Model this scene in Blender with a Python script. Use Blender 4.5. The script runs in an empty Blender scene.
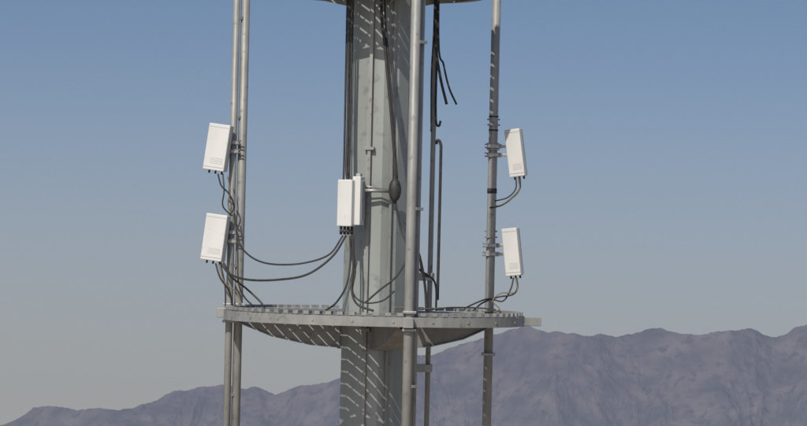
import bpy, bmesh, math, random
from mathutils import Vector, Matrix, noise
random.seed(7)
R=math.radians
S=bpy.context.scene
H=25.0            # drone / camera height above the hill top (m)
D=32.0            # camera distance from the tower axis
F=D*100.0

# ------------------------------------------------------------ materials
def mat(name,c1,c2,rough=.5,metal=0.,scale=6.,bump=0.,detail=6,stretch=(1,1,1),spots=None,emit=None):
    m=bpy.data.materials.new(name); m.use_nodes=True
    n=m.node_tree.nodes; l=m.node_tree.links; b=n['Principled BSDF']
    tc=n.new('ShaderNodeTexCoord'); mp=n.new('ShaderNodeMapping'); mp.inputs['Scale'].default_value=stretch
    l.new(tc.outputs['Object'],mp.inputs['Vector'])
    nz=n.new('ShaderNodeTexNoise'); nz.inputs['Scale'].default_value=scale; nz.inputs['Detail'].default_value=detail
    l.new(mp.outputs[0],nz.inputs['Vector'])
    r=n.new('ShaderNodeValToRGB'); r.color_ramp.elements[0].position=.3; r.color_ramp.elements[1].position=.7
    r.color_ramp.elements[0].color=(*c1,1); r.color_ramp.elements[1].color=(*c2,1)
    l.new(nz.outputs['Fac'],r.inputs[0])
    out=r.outputs[0]
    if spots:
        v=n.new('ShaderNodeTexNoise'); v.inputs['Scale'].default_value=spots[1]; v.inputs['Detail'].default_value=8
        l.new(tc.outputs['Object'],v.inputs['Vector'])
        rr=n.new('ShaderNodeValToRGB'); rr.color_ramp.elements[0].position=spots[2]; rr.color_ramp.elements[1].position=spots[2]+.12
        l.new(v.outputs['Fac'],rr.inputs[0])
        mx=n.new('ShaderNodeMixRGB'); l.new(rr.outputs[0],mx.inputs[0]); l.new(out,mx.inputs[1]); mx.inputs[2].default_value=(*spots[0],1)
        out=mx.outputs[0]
    l.new(out,b.inputs['Base Color'])
    b.inputs['Roughness'].default_value=rough; b.inputs['Metallic'].default_value=metal
    if bump:
        bp=n.new('ShaderNodeBump'); bp.inputs['Strength'].default_value=bump; bp.inputs['Distance'].default_value=.01
        l.new(nz.outputs['Fac'],bp.inputs['Height']); l.new(bp.outputs[0],b.inputs['Normal'])
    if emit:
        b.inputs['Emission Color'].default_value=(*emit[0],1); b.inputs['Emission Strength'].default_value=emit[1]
    return m
M_SHAFT=mat('galvanised_shaft',(.24,.265,.255),(.33,.355,.345),.5,.1,3.,.12,8,(1,1,.15),((.20,.22,.215),9,.58))
M_GALV=mat('galvanised_steel',(.23,.235,.23),(.32,.325,.315),.5,.15,9.,.15,8,(1,1,.4),((.18,.175,.16),16,.60))
M_GRATE=mat('grating_steel',(.20,.205,.2),(.29,.295,.29),.6,.2,12.,.1)
M_WHITE=mat('radome_white',(.56,.57,.57),(.65,.65,.64),.45,0,4.,0,6,(1,1,.3),((.48,.47,.45),14,.62))
M_GREYP=mat('radio_back_grey',(.34,.35,.36),(.42,.43,.43),.5,0,6.)
M_BLACK=mat('cable_rubber',(.018,.018,.019),(.04,.04,.04),.6,0,20.)
M_YEL=mat('weathered_jumper',(.13,.11,.06),(.22,.19,.11),.6,0,20.)
M_BOLT=mat('zinc_clamp',(.28,.28,.28),(.42,.42,.42),.4,.5,30.)

# ------------------------------------------------------------ mesh helpers
def obj(name,bm,m,parent=None,smooth=False):
    bmesh.ops.recalc_face_normals(bm,faces=bm.faces)
    me=bpy.data.meshes.new(name); bm.to_mesh(me); bm.free()
    o=bpy.data.objects.new(name,me); S.collection.objects.link(o)
    for mm in (m if isinstance(m,(list,tuple)) else [m]): me.materials.append(mm)
    if smooth:
        for p in me.polygons: p.use_smooth=True
    if parent: o.parent=parent
    return o
def empty(name,loc=(0,0,0)):
    e=bpy.data.objects.new(name,None); e.location=loc; e.empty_display_size=.2; S.collection.objects.link(e); return e
def box(bm,c,s,rot=None,bev=0.,mi=0):
    M=Matrix.Translation(Vector(c))@(rot.to_4x4() if rot else Matrix())@Matrix.Diagonal((*s,1))
    g=bmesh.ops.create_cube(bm,size=1,matrix=M)
    vs=g['verts']; fs={f for v in vs for f in v.link_faces}
    for f in fs: f.material_index=mi
    if bev:
        es={e for v in vs for e in v.link_edges}
        r=bmesh.ops.bevel(bm,geom=list(es),offset=bev,segments=2,affect='EDGES',profile=.5)
        for f in r['faces']: f.material_index=mi
def tube(bm,pts,rad,seg=10,mi=0,cap=True):
    pts=[Vector(p) for p in pts]; rings=[]
    t0=(pts[1]-pts[0]).normalized(); up=Vector((0,0,1)) if abs(t0.z)<.9 else Vector((1,0,0))
    nrm=(up-t0*up.dot(t0)).normalized()
    for i,p in enumerate(pts):
        t=((pts[min(i+1,len(pts)-1)]-pts[max(i-1,0)])).normalized()
        nrm=(nrm-t*nrm.dot(t)).normalized(); b=t.cross(nrm)
        rings.append([bm.verts.new(p+(nrm*math.cos(a)+b*math.sin(a))*rad) for a in [2*math.pi*k/seg for k in range(seg)]])
    for a,b in zip(rings,rings[1:]):
        for k in range(seg):
            f=bm.faces.new((a[k],a[(k+1)%seg],b[(k+1)%seg],b[k])); f.material_index=mi; f.smooth=True
    if cap:
        for r in (rings[0],rings[-1]):
            f=bm.faces.new(r); f.material_index=mi
def spline(pts,n=10):
    P=[Vector(p) for p in pts]; P=[P[0]*2-P[1]]+P+[P[-1]*2-P[-2]]; out=[]
    for i in range(1,len(P)-2):
        for k in range(n):
            t=k/n; a,b,c,d=P[i-1:i+3]
            out.append(.5*((2*b)+(c-a)*t+(2*a-5*b+4*c-d)*t*t+(3*b-a-3*c+d)*t**3))
    out.append(P[-2]); return out
def annulus(bm,r0,r1,z0,z1,seg=96,mi=0):
    V=[]
    for k in range(seg):
        a=2*math.pi*k/seg; c,s=math.cos(a),math.sin(a)
        V.append([bm.verts.new((r*c,r*s,z)) for r,z in ((r0,z0),(r1,z0),(r1,z1),(r0,z1))])
    for k in range(seg):
        A=V[k];B=V[(k+1)%seg]
        for j in range(4):
            f=bm.faces.new((A[j],A[(j+1)%4],B[(j+1)%4],B[j])); f.material_index=mi
def prism(bm,prof,thick,M):
    a=[bm.verts.new(M@Vector((x,-thick/2,z))) for x,z in prof]; b=[bm.verts.new(M@Vector((x,thick/2,z))) for x,z in prof]
    bm.faces.new(a); bm.faces.new(b[::-1]); n=len(prof)
    for i in range(n): bm.faces.new((a[i],a[(i+1)%n],b[(i+1)%n],b[i]))

# ------------------------------------------------------------ tower
T=empty('telecom_monopole_tower')
bm=bmesh.new()
def ngon_ring(z,r,n=12,ph=R(9)):
    return [bm.verts.new((r*math.cos(2*math.pi*k/n+ph),r*math.sin(2*math.pi*k/n+ph),z)) for k in range(n)]
def section(z0,r0,z1,r1):
    a=ngon_ring(z0,r0); b=ngon_ring(z1,r1)
    for k in range(12): bm.faces.new((a[k],a[(k+1)%12],b[(k+1)%12],b[k]))
    bm.faces.new(a); bm.faces.new(b)
section(0,.48,12,.385); section(11.2,.375,H+8,.285)
obj('shaft',bm,M_SHAFT,T)
bm=bmesh.new()
for a,w in ((-104,.03),(-66,.018)):
    r=.323
    Rz=Matrix.Rotation(R(a),3,'Z')
    box(bm,Rz@Vector((r+.012,0,0))+Vector((0,0,H)),(.03,w,10),Rz)
for z in [H-4.5+1.8*i for i in range(6)]:
    a=R(-104); box(bm,(.34*math.cos(a),.34*math.sin(a),z),(.05,.10,.03),Matrix.Rotation(a,3,'Z'))
obj('shaft_rails',bm,M_GALV,T)

ARMS=[170,-76,34]
def platform(name,z,rad,full):
    bm=bmesh.new(); ang=R(-24); d=Vector((math.sin(ang),math.cos(ang),0)); p=Vector((d.y,-d.x,0))
    rin=.42; Rz=Matrix.Rotation(math.atan2(d.y,d.x),3,'Z')
    k=-rad+.05
    while k<rad-.02:
        L=math.sqrt(max(0,(rad-.015)**2-k*k))
        if abs(k)<rin:
            i=math.sqrt(rin*rin-k*k); segs=((-L,-i),(i,L))
        else: segs=((-L,L),)
        for a,b in segs:
            if b-a>.04:
                c=p*k+d*((a+b)/2); box(bm,(c.x,c.y,z+.004),(b-a,.068 if full else .062,.024),Rz)
        k+=.100
    for q in [(-rad+.12)+.16*i for i in range(int((2*rad-.12)/.16)+1)]:
        L=math.sqrt(max(0,(rad-.03)**2-q*q))
        if abs(q)<rin:
            i=math.sqrt(rin*rin-q*q); segs=((-L,-i),(i,L))
        else: segs=((-L,L),)
        for a,b in segs:
            if b-a>.04:
                c=d*q+p*((a+b)/2); box(bm,(c.x,c.y,z-.002),(.012,b-a,.010),Rz)
    obj(name+'_grating',bm,M_GRATE,T)
    bm=bmesh.new()
    annulus(bm,rad,rad+.012,z-.082,z+.012)
    annulus(bm,rad-.05,rad-.002,z-.080,z-.069)
    annulus(bm,rin-.03,rin-.01,z-.06,z+.02,48)
    n=int(2*math.pi*rad/.115)
    for i in range(n):
        a=2*math.pi*i/n; Rz=Matrix.Rotation(a,3,'Z')
        box(bm,((rad-.04)*math.cos(a),(rad-.04)*math.sin(a),z+.038),(.075,.055,.03),Rz)
    for i in range(24):
        a=2*math.pi*(i+.5)/24; box(bm,((rad+.016)*math.cos(a),(rad+.016)*math.sin(a),z-.035),(.010,.018,.018),Matrix.Rotation(a,3,'Z'))
    obj(name+'_rim',bm,M_GALV,T)
    bm=bmesh.new()
    for a in ARMS:
        M=Matrix.Translation((0,0,z))@Matrix.Rotation(R(a),4,'Z'); R3=Matrix.Rotation(R(a),3,'Z')
        Lout=rad-.004 if not full else 1.485
        c=M@Vector(((.3+Lout)/2,0,-.037))
        box(bm,c,(Lout-.3,.10,.056),R3)
        if full:
            for off in (-.085,.085):
                prism(bm,[(.30,-.066),(1.38,-.066),(1.38,-.10),(1.02,-.235),(.62,-.31),(.30,-.33)],.010,M@Matrix.Translation((0,off,0)))
            prism(bm,[(.30,-.331),(.62,-.311),(1.02,-.236),(1.39,-.101),(1.39,-.113),(1.02,-.248),(.62,-.323),(.30,-.343)],.22,M)
            # solid sheet over each bracket, added under the grating to darken the underside
            box(bm,M@Vector((.92,-.13,-.0155)),(.92,.42,.004),R3)
        else:
            prism(bm,[(.28,-.066),(rad-.1,-.066),(.28,-.2)],.012,M)
        box(bm,M@Vector((.335,0,-.2 if full else -.05)),(.02,.22,.30 if full else .2),R3)
    obj(name+'_arms',bm,M_GALV,T)
platform('lower_platform',H-.75,1.49,True)
platform('upper_platform',H+2.52,1.03,False)

bm=bmesh.new()
R3=Matrix.Rotation(R(12),3,'Z')
box(bm,(1.38,.42,H-.80),(.62,.09,.085),R3,.006)
R3=Matrix.Rotation(R(176),3,'Z')
box(bm,(-1.50,.08,H-.77),(.14,.12,.10),R3,.006)
box(bm,(.34,-1.46,H-.79),(.10,.14,.10),None,.006)
obj('platform_arm_ends',bm,M_GALV,T)

bm=bmesh.new()
zt,zb=H+4.2,H-4.2
RPX=1.172
def pipe(x,y,r,z0=zb,z1=zt): tube(bm,[(x,y,z0),(x,y,z1)],r,20)
pipe(-1.46,.22,.036); pipe(-1.372,.27,.044)
pipe(.344,-1.40,.047)
pipe(.412,-1.30,.022)
pipe(RPX,.80,.046)
pipe(.555,.62,.026)
obj('mounting_pipes',bm,M_GALV,T)
bm=bmesh.new()
for z in (H-.70,H-.84,H-1.15):
    box(bm,(RPX,.79,z),(.14,.13,.03),None,.004)
for z in (H-.69,H-.86): box(bm,(.35,-1.41,z),(.13,.13,.025),None,.004); box(bm,(-1.41,.24,z),(.23,.13,.025),None,.004)
for z in (H-3,H-1.4,H+.3,H+1.9): box(bm,(.38,-1.345,z),(.10,.13,.03),Matrix.Rotation(.8,3,'Z'),.004)
for z in (H+1.2,H-.3,H-1.6,H+2.2): box(bm,(-1.41,.245,z),(.16,.05,.03),Matrix.Rotation(.5,3,'Z'),.003)
for z in (H-.37,H-1.3):
    box(bm,(.50,.58,z),(.20,.05,.08),None,.004)
    box(bm,(.40,.45,z),(.05,.30,.05),None,.004)
for z in (H+.05,H+.95,H+1.2):
    tube(bm,[(RPX-.065,.75,z),(RPX+.065,.75,z)],.008,8); tube(bm,[(RPX-.065,.85,z+.06),(RPX+.065,.85,z+.06)],.008,8)
obj('pipe_clamps',bm,M_BOLT,T)
bm=bmesh.new()
tube(bm,spline([(.585,.45,H+.98),(.60,.45,H+1.02),(.63,.45,H+.98),(.635,.45,H+.8),(.635,.45,H-.6)],8),.015,10)
tube(bm,[(.57,.5,H+1.35),(.57,.5,H+3)],.012,8)
tube(bm,spline([(.57,.5,H+1.4),(.58,.5,H+1.2),(.61,.5,H+1.17),(.625,.5,H+1.22)],8),.012,8)
obj('rear_conduit',bm,M_BLACK,T)

# ------------------------------------------------------------ antennas
def antenna(loc,size,yaw,lean,px,py,name='panel_antenna'):
    E=empty(name,loc); w,d,h=size
    R3=(Matrix.Rotation(R(lean),3,'Y')@Matrix.Rotation(R(yaw),3,'Z'))
    bm=bmesh.new()
    def lb(c,s,bev,mi): box(bm,R3@Vector(c),s,R3,bev,mi)
    lb((0,-d*.14,0),(w,d*.72,h),.009,0)
    lb((0,d*.33,0),(w*.93,d*.24,h*.97),.004,1)
    for i in range(9): lb((-w*.4+w*.8*i/8,d*.49,0),(.005,d*.16,h*.8),0,1)
    lb((0,-d*.5-.0005,-h*.43),(w*.94,.002,.006),0,1)
    lb((0,-d*.5-.0005,h*.43),(w*.94,.002,.004),0,1)
    for i in range(4): lb((w*.10,-d*.5-.0006,-h*(.24+.035*i)),(w*.6,.002,.003),0,1)
    obj('radome',bm,[M_WHITE,M_GREYP],E)
    bm=bmesh.new(); p=Vector((px-loc[0],py-loc[1],0))
    for zz in (.06,-.03):
        a=R3@Vector((0,d*.5,zz)); b=Vector((p.x,p.y,a.z)); m=(a+b)/2; v=b-a
        Rz=Matrix.Rotation(math.atan2(v.y,v.x),3,'Z')
        box(bm,m,(v.length,.045,.028),Rz,.003)
        box(bm,b,(.12,.12,.045),None,.008)
        tube(bm,[b+Vector((-.085,-.055,.016)),b+Vector((.085,-.055,.016))],.007,8)
        tube(bm,[b+Vector((-.085,-.055,-.016)),b+Vector((.085,-.055,-.016))],.007,8)
    obj('tilt_bracket',bm,M_BOLT,E)
    bm=bmesh.new()
    for xx in (-.3,0,.3):
        tube(bm,[R3@Vector((w*xx,.01,-h*.5)),R3@Vector((w*xx,.01,-h*.5-.03))],.010,10)
    obj('connectors',bm,M_BLACK,E)
    return E
antenna((-1.60,.12,H+.885),(.245,.10,.47),-27,7.3,-1.46,.22)
antenna((-1.605,.12,H-.02),(.245,.10,.47),-27,6.5,-1.46,.22)
antenna((1.408,.74,H+.92),(.17,.10,.49),-26,-8.0,RPX,.80)
antenna((1.398,.74,H-.095),(.17,.10,.49),-26,-6.8,RPX,.80)

E=empty('remote_radio_unit',(-.24,-.50,H+.36))
bm=bmesh.new()
R3=Matrix.Rotation(R(-20),3,'Z')
box(bm,(-.05,-.03,-.01),(.155,.13,.46),R3,.010,0)
box(bm,(.062,.0,.015),(.085,.12,.48),R3,.008,0)
box(bm,R3@Vector((-.045,-.096,-.16))+Vector((-.005,0,0)),(.13,.004,.005),R3,0,1)
for i in range(5): box(bm,Vector((.104,.0,.02))+R3@Vector((0,-.04+.022*i,0)),(.014,.005,.40),R3,0,1)
box(bm,(.065,.0,.27),(.045,.06,.03),R3,.004,1)
obj('cabinets',bm,[M_WHITE,M_GREYP],E)
bm=bmesh.new()
tube(bm,[(.08,.05,.12),(.36,.07,.12)],.018,12); tube(bm,[(.08,.06,.17),(.36,.1,.13)],.008,8)
box(bm,(.05,.13,0),(.16,.12,.06),None,.005); box(bm,(.05,.13,.16),(.16,.12,.04),None,.005)
obj('support_arm',bm,M_BOLT,E)
bm=bmesh.new()
for i in range(4): tube(bm,[(-.10+.035*i,-.03,-.24),(-.10+.035*i,-.03,-.32)],.014,10)
box(bm,(-.05,-.03,-.285),(.13,.05,.03),None,.005)
M=Matrix.Translation((.42,.02,.13))@Matrix.Diagonal((.062,.05,.115,1))
bmesh.ops.create_uvsphere(bm,u_segments=20,v_segments=14,radius=1,matrix=M)
for f in bm.faces: f.smooth=True
tube(bm,[(.42,.02,.0),(.42,.02,.26)],.02,10)
obj('connectors_and_splice_closure',bm,M_BLACK,E)

# ------------------------------------------------------------ cables
def cables(name,lst,m):
    bm=bmesh.new()
    for pts,r in lst: tube(bm,spline([(x,y,H+z) for x,y,z in pts],8),r,8)
    return obj(name,bm,m)
cables('feeder_cable',[
 ([(-.305,-.36,4),(-.31,-.36,2.2),(-.30,-.37,1.2),(-.30,-.44,.66),(-.27,-.46,.60)],.014),
 ([(-.275,-.37,4),(-.28,-.37,2.0),(-.278,-.38,1.1),(-.28,-.44,.6)],.013),
 ([(-.33,-.33,4),(-.335,-.33,2.3),(-.33,-.34,1.0),(-.33,-.4,.5)],.010),
 ([(.0,-.42,4),(.0,-.42,2.4),(.05,-.45,1.9),(.13,-.48,1.2),(.17,-.48,.8),(.18,-.48,.6)],.015),
 ([(.02,-.42,4),(.035,-.42,2.4),(.085,-.45,1.8),(.155,-.48,1.1),(.20,-.48,.6)],.010),
],M_BLACK)
cables('loose_cable',[
 ([(.54,.3,4),(.55,.3,2.3),(.56,.3,1.95),(.61,.3,1.65),(.68,.3,1.38)],.014),
 ([(.57,.3,4),(.58,.3,2.1),(.64,.3,1.78),(.70,.3,1.55),(.78,.3,1.38)],.010),
 ([(.53,.3,4),(.535,.3,2.3),(.52,.3,1.7),(.53,.3,1.1)],.009),
],M_BLACK)
cables('jumper_cable',[
 ([(-1.40,.05,.04),(-1.33,-.1,-.12),(-1.18,-.3,-.23),(-.98,-.5,-.27),(-.70,-.6,-.25),(-.45,-.58,-.16),(-.32,-.53,.03)],.009),
 ([(-1.55,.05,-.27),(-1.45,-.05,-.38),(-1.25,-.3,-.43),(-.95,-.5,-.42),(-.66,-.6,-.36),(-.42,-.58,-.18),(-.29,-.53,.03)],.011),
 ([(-1.52,.05,-.27),(-1.42,0,-.42),(-1.28,-.1,-.52),(-1.12,-.2,-.66),(-1.08,-.2,-.74)],.010),
 ([(-1.42,.1,.22),(-1.38,.0,-.15),(-1.36,-.1,-.45),(-1.3,-.1,-.6),(-1.2,-.1,-.70)],.008),
 ([(-.25,-.53,.03),(-.24,-.54,-.2),(-.27,-.62,-.45),(-.36,-.8,-.62),(-.46,-.9,-.70)],.010),
 ([(-.22,-.53,.03),(-.21,-.54,-.25),(-.22,-.6,-.5),(-.16,-.7,-.64),(.0,-.75,-.70)],.011),
 ([(-.24,-.53,.03),(-.19,-.54,-.3),(-.21,-.6,-.52),(-.10,-.7,-.62),(.08,-.75,-.60),(.2,-.75,-.5)],.008),
 ([(.18,-.48,.4),(.25,-.5,.1),(.33,-.6,-.12),(.22,-.65,-.35),(.05,-.65,-.5),(-.08,-.65,-.62)],.010),
 ([(.28,-.5,.2),(.38,-.5,.0),(.45,-.4,-.2),(.50,-.3,-.45),(.52,-.3,-.70)],.013),
 ([(.35,-.5,.05),(.44,-.4,-.15),(.47,-.3,-.3),(.60,-.1,-.42),(.62,0,-.7)],.010),
 ([(.33,-.5,-.1),(.41,-.4,-.25),(.53,-.2,-.36),(.56,0,-.25)],.010),
],M_BLACK)
cables('antenna_jumper',[
 ([(-1.60,.08,.62),(-1.56,.06,.5),(-1.48,.05,.42),(-1.43,.08,.30),(-1.46,.08,.22)],.008),
 ([(-1.55,.08,.62),(-1.53,.02,.45),(-1.54,.04,.30),(-1.45,.08,.2)],.007),
 ([(-1.60,.08,-.28),(-1.55,.04,-.42),(-1.46,.05,-.55),(-1.42,.1,-.70)],.009),
 ([(-1.55,.08,-.28),(-1.50,.04,-.50),(-1.49,.05,-.72)],.007),
 ([(1.45,.7,.67),(1.45,.68,.55),(1.38,.68,.46),(1.27,.7,.38),(1.15,.72,.35)],.009),
 ([(1.41,.7,.67),(1.41,.68,.55),(1.33,.68,.46),(1.20,.72,.42)],.007),
 ([(1.44,.7,-.36),(1.45,.65,-.46),(1.40,.6,-.53),(1.25,.6,-.56),(1.10,.6,-.62),(1.0,.5,-.70)],.009),
 ([(1.41,.7,-.36),(1.38,.65,-.48),(1.30,.6,-.60),(1.15,.6,-.58),(.95,.5,-.66),(.9,.45,-.7)],.008),
],M_BLACK)
cables('yellow_jumper',[
 ([(-1.50,.05,.60),(-1.47,.05,.45),(-1.49,.05,.32),(-1.44,.06,.2)],.006),
 ([(-1.57,.06,-.28),(-1.50,.03,-.47),(-1.38,.0,-.56),(-1.33,-.05,-.68)],.006),
 ([(1.43,.68,-.36),(1.44,.62,-.5),(1.28,.6,-.52),(1.2,.58,-.60),(1.27,.58,-.68),(1.2,.6,-.72)],.006),
 ([(.20,-.8,-.66),(.5,-.6,-.67),(.8,-.2,-.66),(1.1,.3,-.67),(1.2,.6,-.7)],.008),
 ([(1.43,.68,.67),(1.44,.64,.52),(1.3,.68,.40),(1.18,.7,.36)],.005),
],M_YEL)
bm=bmesh.new()
for z,h in ((.50,.05),(1.28,.015),(1.14,.015)): tube(bm,[(RPX,.80,H+z),(RPX,.80,H+z+h)],.050,18)
obj('tape_wrap',bm,M_BLACK,T)

# ------------------------------------------------------------ ground and mountains
PLAIN=-425.
def gh(r,x,y):
    t=min(1,max(0,(r-50)/1350)); s=t*t*(3-2*t)
    return PLAIN*s+ (noise.fractal(Vector((x,y,0))*.004,1,2,5)*10+noise.fractal(Vector((x,y,3))*.03,1,2,4)*1.0)*min(1,r/500)
bm=bmesh.new(); NR,NA=90,180; rows=[]
for i in range(NR+1):
    r=3300*(i/NR)**1.9; row=[]
    for k in range(NA):
        a=2*math.pi*k/NA; x,y=r*math.cos(a),r*math.sin(a)
        row.append(bm.verts.new((x,y,gh(r,x,y) if i else 0)))
        if i==0: break
    rows.append(row)
for k in range(NA): bm.faces.new((rows[0][0],rows[1][k],rows[1][(k+1)%NA]))
for i in range(1,NR):
    for k in range(NA): bm.faces.new((rows[i][k],rows[i+1][k],rows[i+1][(k+1)%NA],rows[i][(k+1)%NA]))
M_GROUND=mat('desert_ground',(.22,.17,.12),(.33,.26,.19),.9,0,.02,0,10)
obj('ground',bm,M_GROUND,None,True)

sk=[(-60,-.052),(-40,-.050),(-25,-.054),(-10,-.058)]
for u,v in [(0,422),(15,418),(35,407),(60,403),(80,407),(100,407),(120,408),(150,401),(165,394),(180,388),(200,385),(222,383),(240,386),(258,385),(275,392),(290,388),(310,385),(340,376),(365,368),(400,358),(440,352),(460,343),(480,338),(500,333),(515,328),(530,326),(545,330),(560,332),(580,336),(600,332),(615,336),(632,335),(645,330),(660,326),(680,330),(700,332),(730,330),(755,329),(772,334),(785,331),(795,324),(807,321)]:
    dx=u-403.5; dy=213-v; xp=dx-dy*.0236; yp=dx*.0236+dy
    sk.append((math.degrees(math.atan(xp/F)),(yp+27)/F))
sk+=[(10,-.024),(15,-.027),(28,-.035),(40,-.03),(60,-.045)]
def sky(a):
    for (a0,s0),(a1,s1) in zip(sk,sk[1:]):
        if a0<=a<=a1:
            t=(a-a0)/(a1-a0); return s0+(s1-s0)*t
    return -.055
cols=[]; a=-26
while a<=26: cols.append(a); a+=.0165 if abs(a)<8.2 else .12
NF,NB=260,40; CX,CY=.27,-D
bm=bmesh.new(); rows=[[] for _ in range(NF+NB+1)]
for a in cols:
    s=sky(a); ar=R(a); sx,sy=math.sin(ar),math.cos(ar)
    r0=3200+70*noise.noise(Vector((a*.5,0,0)))
    zr=H+s*r0
    rf=2450
    for j in range(NF+NB+1):
        if j<=NF:
            t=j/NF; r=rf+(r0-rf)*t; g=PLAIN+(zr-PLAIN)*(.50*t+.50*t**2.2); u_=1-t
        else:
            t=1-(j-NF)/NB; r=r0+(3650-r0)*(1-t); g=PLAIN+(zr-PLAIN)*max(0,t)**1.3; u_=(1-t)
        x=CX+sx*r; y=CY+sy*r
        env=(.14+.86*min(1,u_*5)**.8)*min(1,t*4)
        P=Vector((x*.0075,y*.0048,.3)); wv=noise.noise_vector(P*1.6)*.45
        rg=noise.ridged_multi_fractal(P+wv,1.0,2.1,3,1.0,2.0)
        Q=Vector((x*.026,y*.014,4.)); 
        rg2=noise.ridged_multi_fractal(Q+wv*2.2,.85,2.15,5,1.0,2.0)
        h=g+env*((rg-1.25)*30+(rg2-1.2)*9.5)+ (noise.fractal(Vector((x*.06,y*.04,1)),.8,2,4)*1.8)*min(1,t*3)
        rows[j].append(bm.verts.new((x,y,max(h,PLAIN-5))))
for A,B in zip(rows,rows[1:]):
    for k in range(len(cols)-1): bm.faces.new((A[k],A[k+1],B[k+1],B[k]))
M_MTN=mat('rock_haze_glow',(.026,.026,.030),(.080,.068,.064),1.,0,.03,0,14,(1,1,1.5),((.034,.031,.035),.11,.52),((.150,.172,.238),.70))  # bluish emission on the rock stands in for airlight haze
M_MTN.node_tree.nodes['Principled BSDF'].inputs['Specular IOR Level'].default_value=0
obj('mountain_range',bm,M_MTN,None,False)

# ------------------------------------------------------------ light
sd=Vector((-.40,-1,0)).normalized(); el=R(41)
sv=Vector((sd.x*math.cos(el),sd.y*math.cos(el),math.sin(el)))
L=bpy.data.lights.new('sun','SUN'); L.energy=3.6; L.angle=R(.5); L.color=(1,.93,.82)
lo=bpy.data.objects.new('sun',L); S.collection.objects.link(lo); lo.rotation_euler=sv.to_track_quat('Z','Y').to_euler(); lo.location=(0,0,60)
W=bpy.data.worlds.new('World'); S.world=W; W.use_nodes=True
n=W.node_tree.nodes; l=W.node_tree.links; bg=n['Background']
tc=n.new('ShaderNodeTexCoord'); sp=n.new('ShaderNodeSeparateXYZ'); l.new(tc.outputs['Generated'],sp.inputs[0])
ma=n.new('ShaderNodeMath'); ma.operation='MULTIPLY_ADD'; ma.inputs[1].default_value=1.9; ma.inputs[2].default_value=.19; l.new(sp.outputs[2],ma.inputs[0])
mx_=n.new('ShaderNodeMath'); mx_.operation='MAXIMUM'; mx_.inputs[1].default_value=.05; l.new(ma.outputs[0],mx_.inputs[0])
cb=n.new('ShaderNodeCombineXYZ'); l.new(sp.outputs[0],cb.inputs[0]); l.new(sp.outputs[1],cb.inputs[1]); l.new(mx_.outputs[0],cb.inputs[2])
nm=n.new('ShaderNodeVectorMath'); nm.operation='NORMALIZE'; l.new(cb.outputs[0],nm.inputs[0])
sk_=n.new('ShaderNodeTexSky'); sk_.sky_type='NISHITA'; sk_.sun_disc=False; sk_.sun_elevation=el; sk_.sun_rotation=math.atan2(sd.x,sd.y)
sk_.air_density=1.; sk_.dust_density=1.5; sk_.ozone_density=1.2
l.new(nm.outputs[0],sk_.inputs[0]); 
hs=n.new('ShaderNodeHueSaturation'); hs.inputs['Saturation'].default_value=1.0; l.new(sk_.outputs[0],hs.inputs['Color'])
# dusty low-altitude haze layer over the sky, a function of elevation only
hr=n.new('ShaderNodeMapRange'); hr.interpolation_type='SMOOTHSTEP'
hr.inputs['From Min'].default_value=-.065; hr.inputs['From Max'].default_value=.085; hr.inputs['To Min'].default_value=.97; hr.inputs['To Max'].default_value=.0
l.new(sp.outputs[2],hr.inputs['Value'])
mxh=n.new('ShaderNodeMixRGB'); l.new(hr.outputs[0],mxh.inputs[0]); l.new(hs.outputs[0],mxh.inputs[1])
ST=.092
mxh.inputs[2].default_value=(.33/ST,.335/ST,.34/ST,1)
l.new(mxh.outputs[0],bg.inputs['Color']); bg.inputs['Strength'].default_value=ST

# ------------------------------------------------------------ camera
c=bpy.data.cameras.new('camera'); co=bpy.data.objects.new('camera',c); S.collection.objects.link(co); S.camera=co
c.lens=F/807*36; c.sensor_width=36; c.clip_end=20000; c.clip_start=.1
pitch=math.atan(27/F)
co.matrix_world=Matrix.Translation((.27,-D,H))@Matrix.Rotation(R(90)+pitch,4,'X')@Matrix.Rotation(R(1.35),4,'Z')
S.view_settings.view_transform='Standard'; S.view_settings.look='None'; S.view_settings.exposure=0
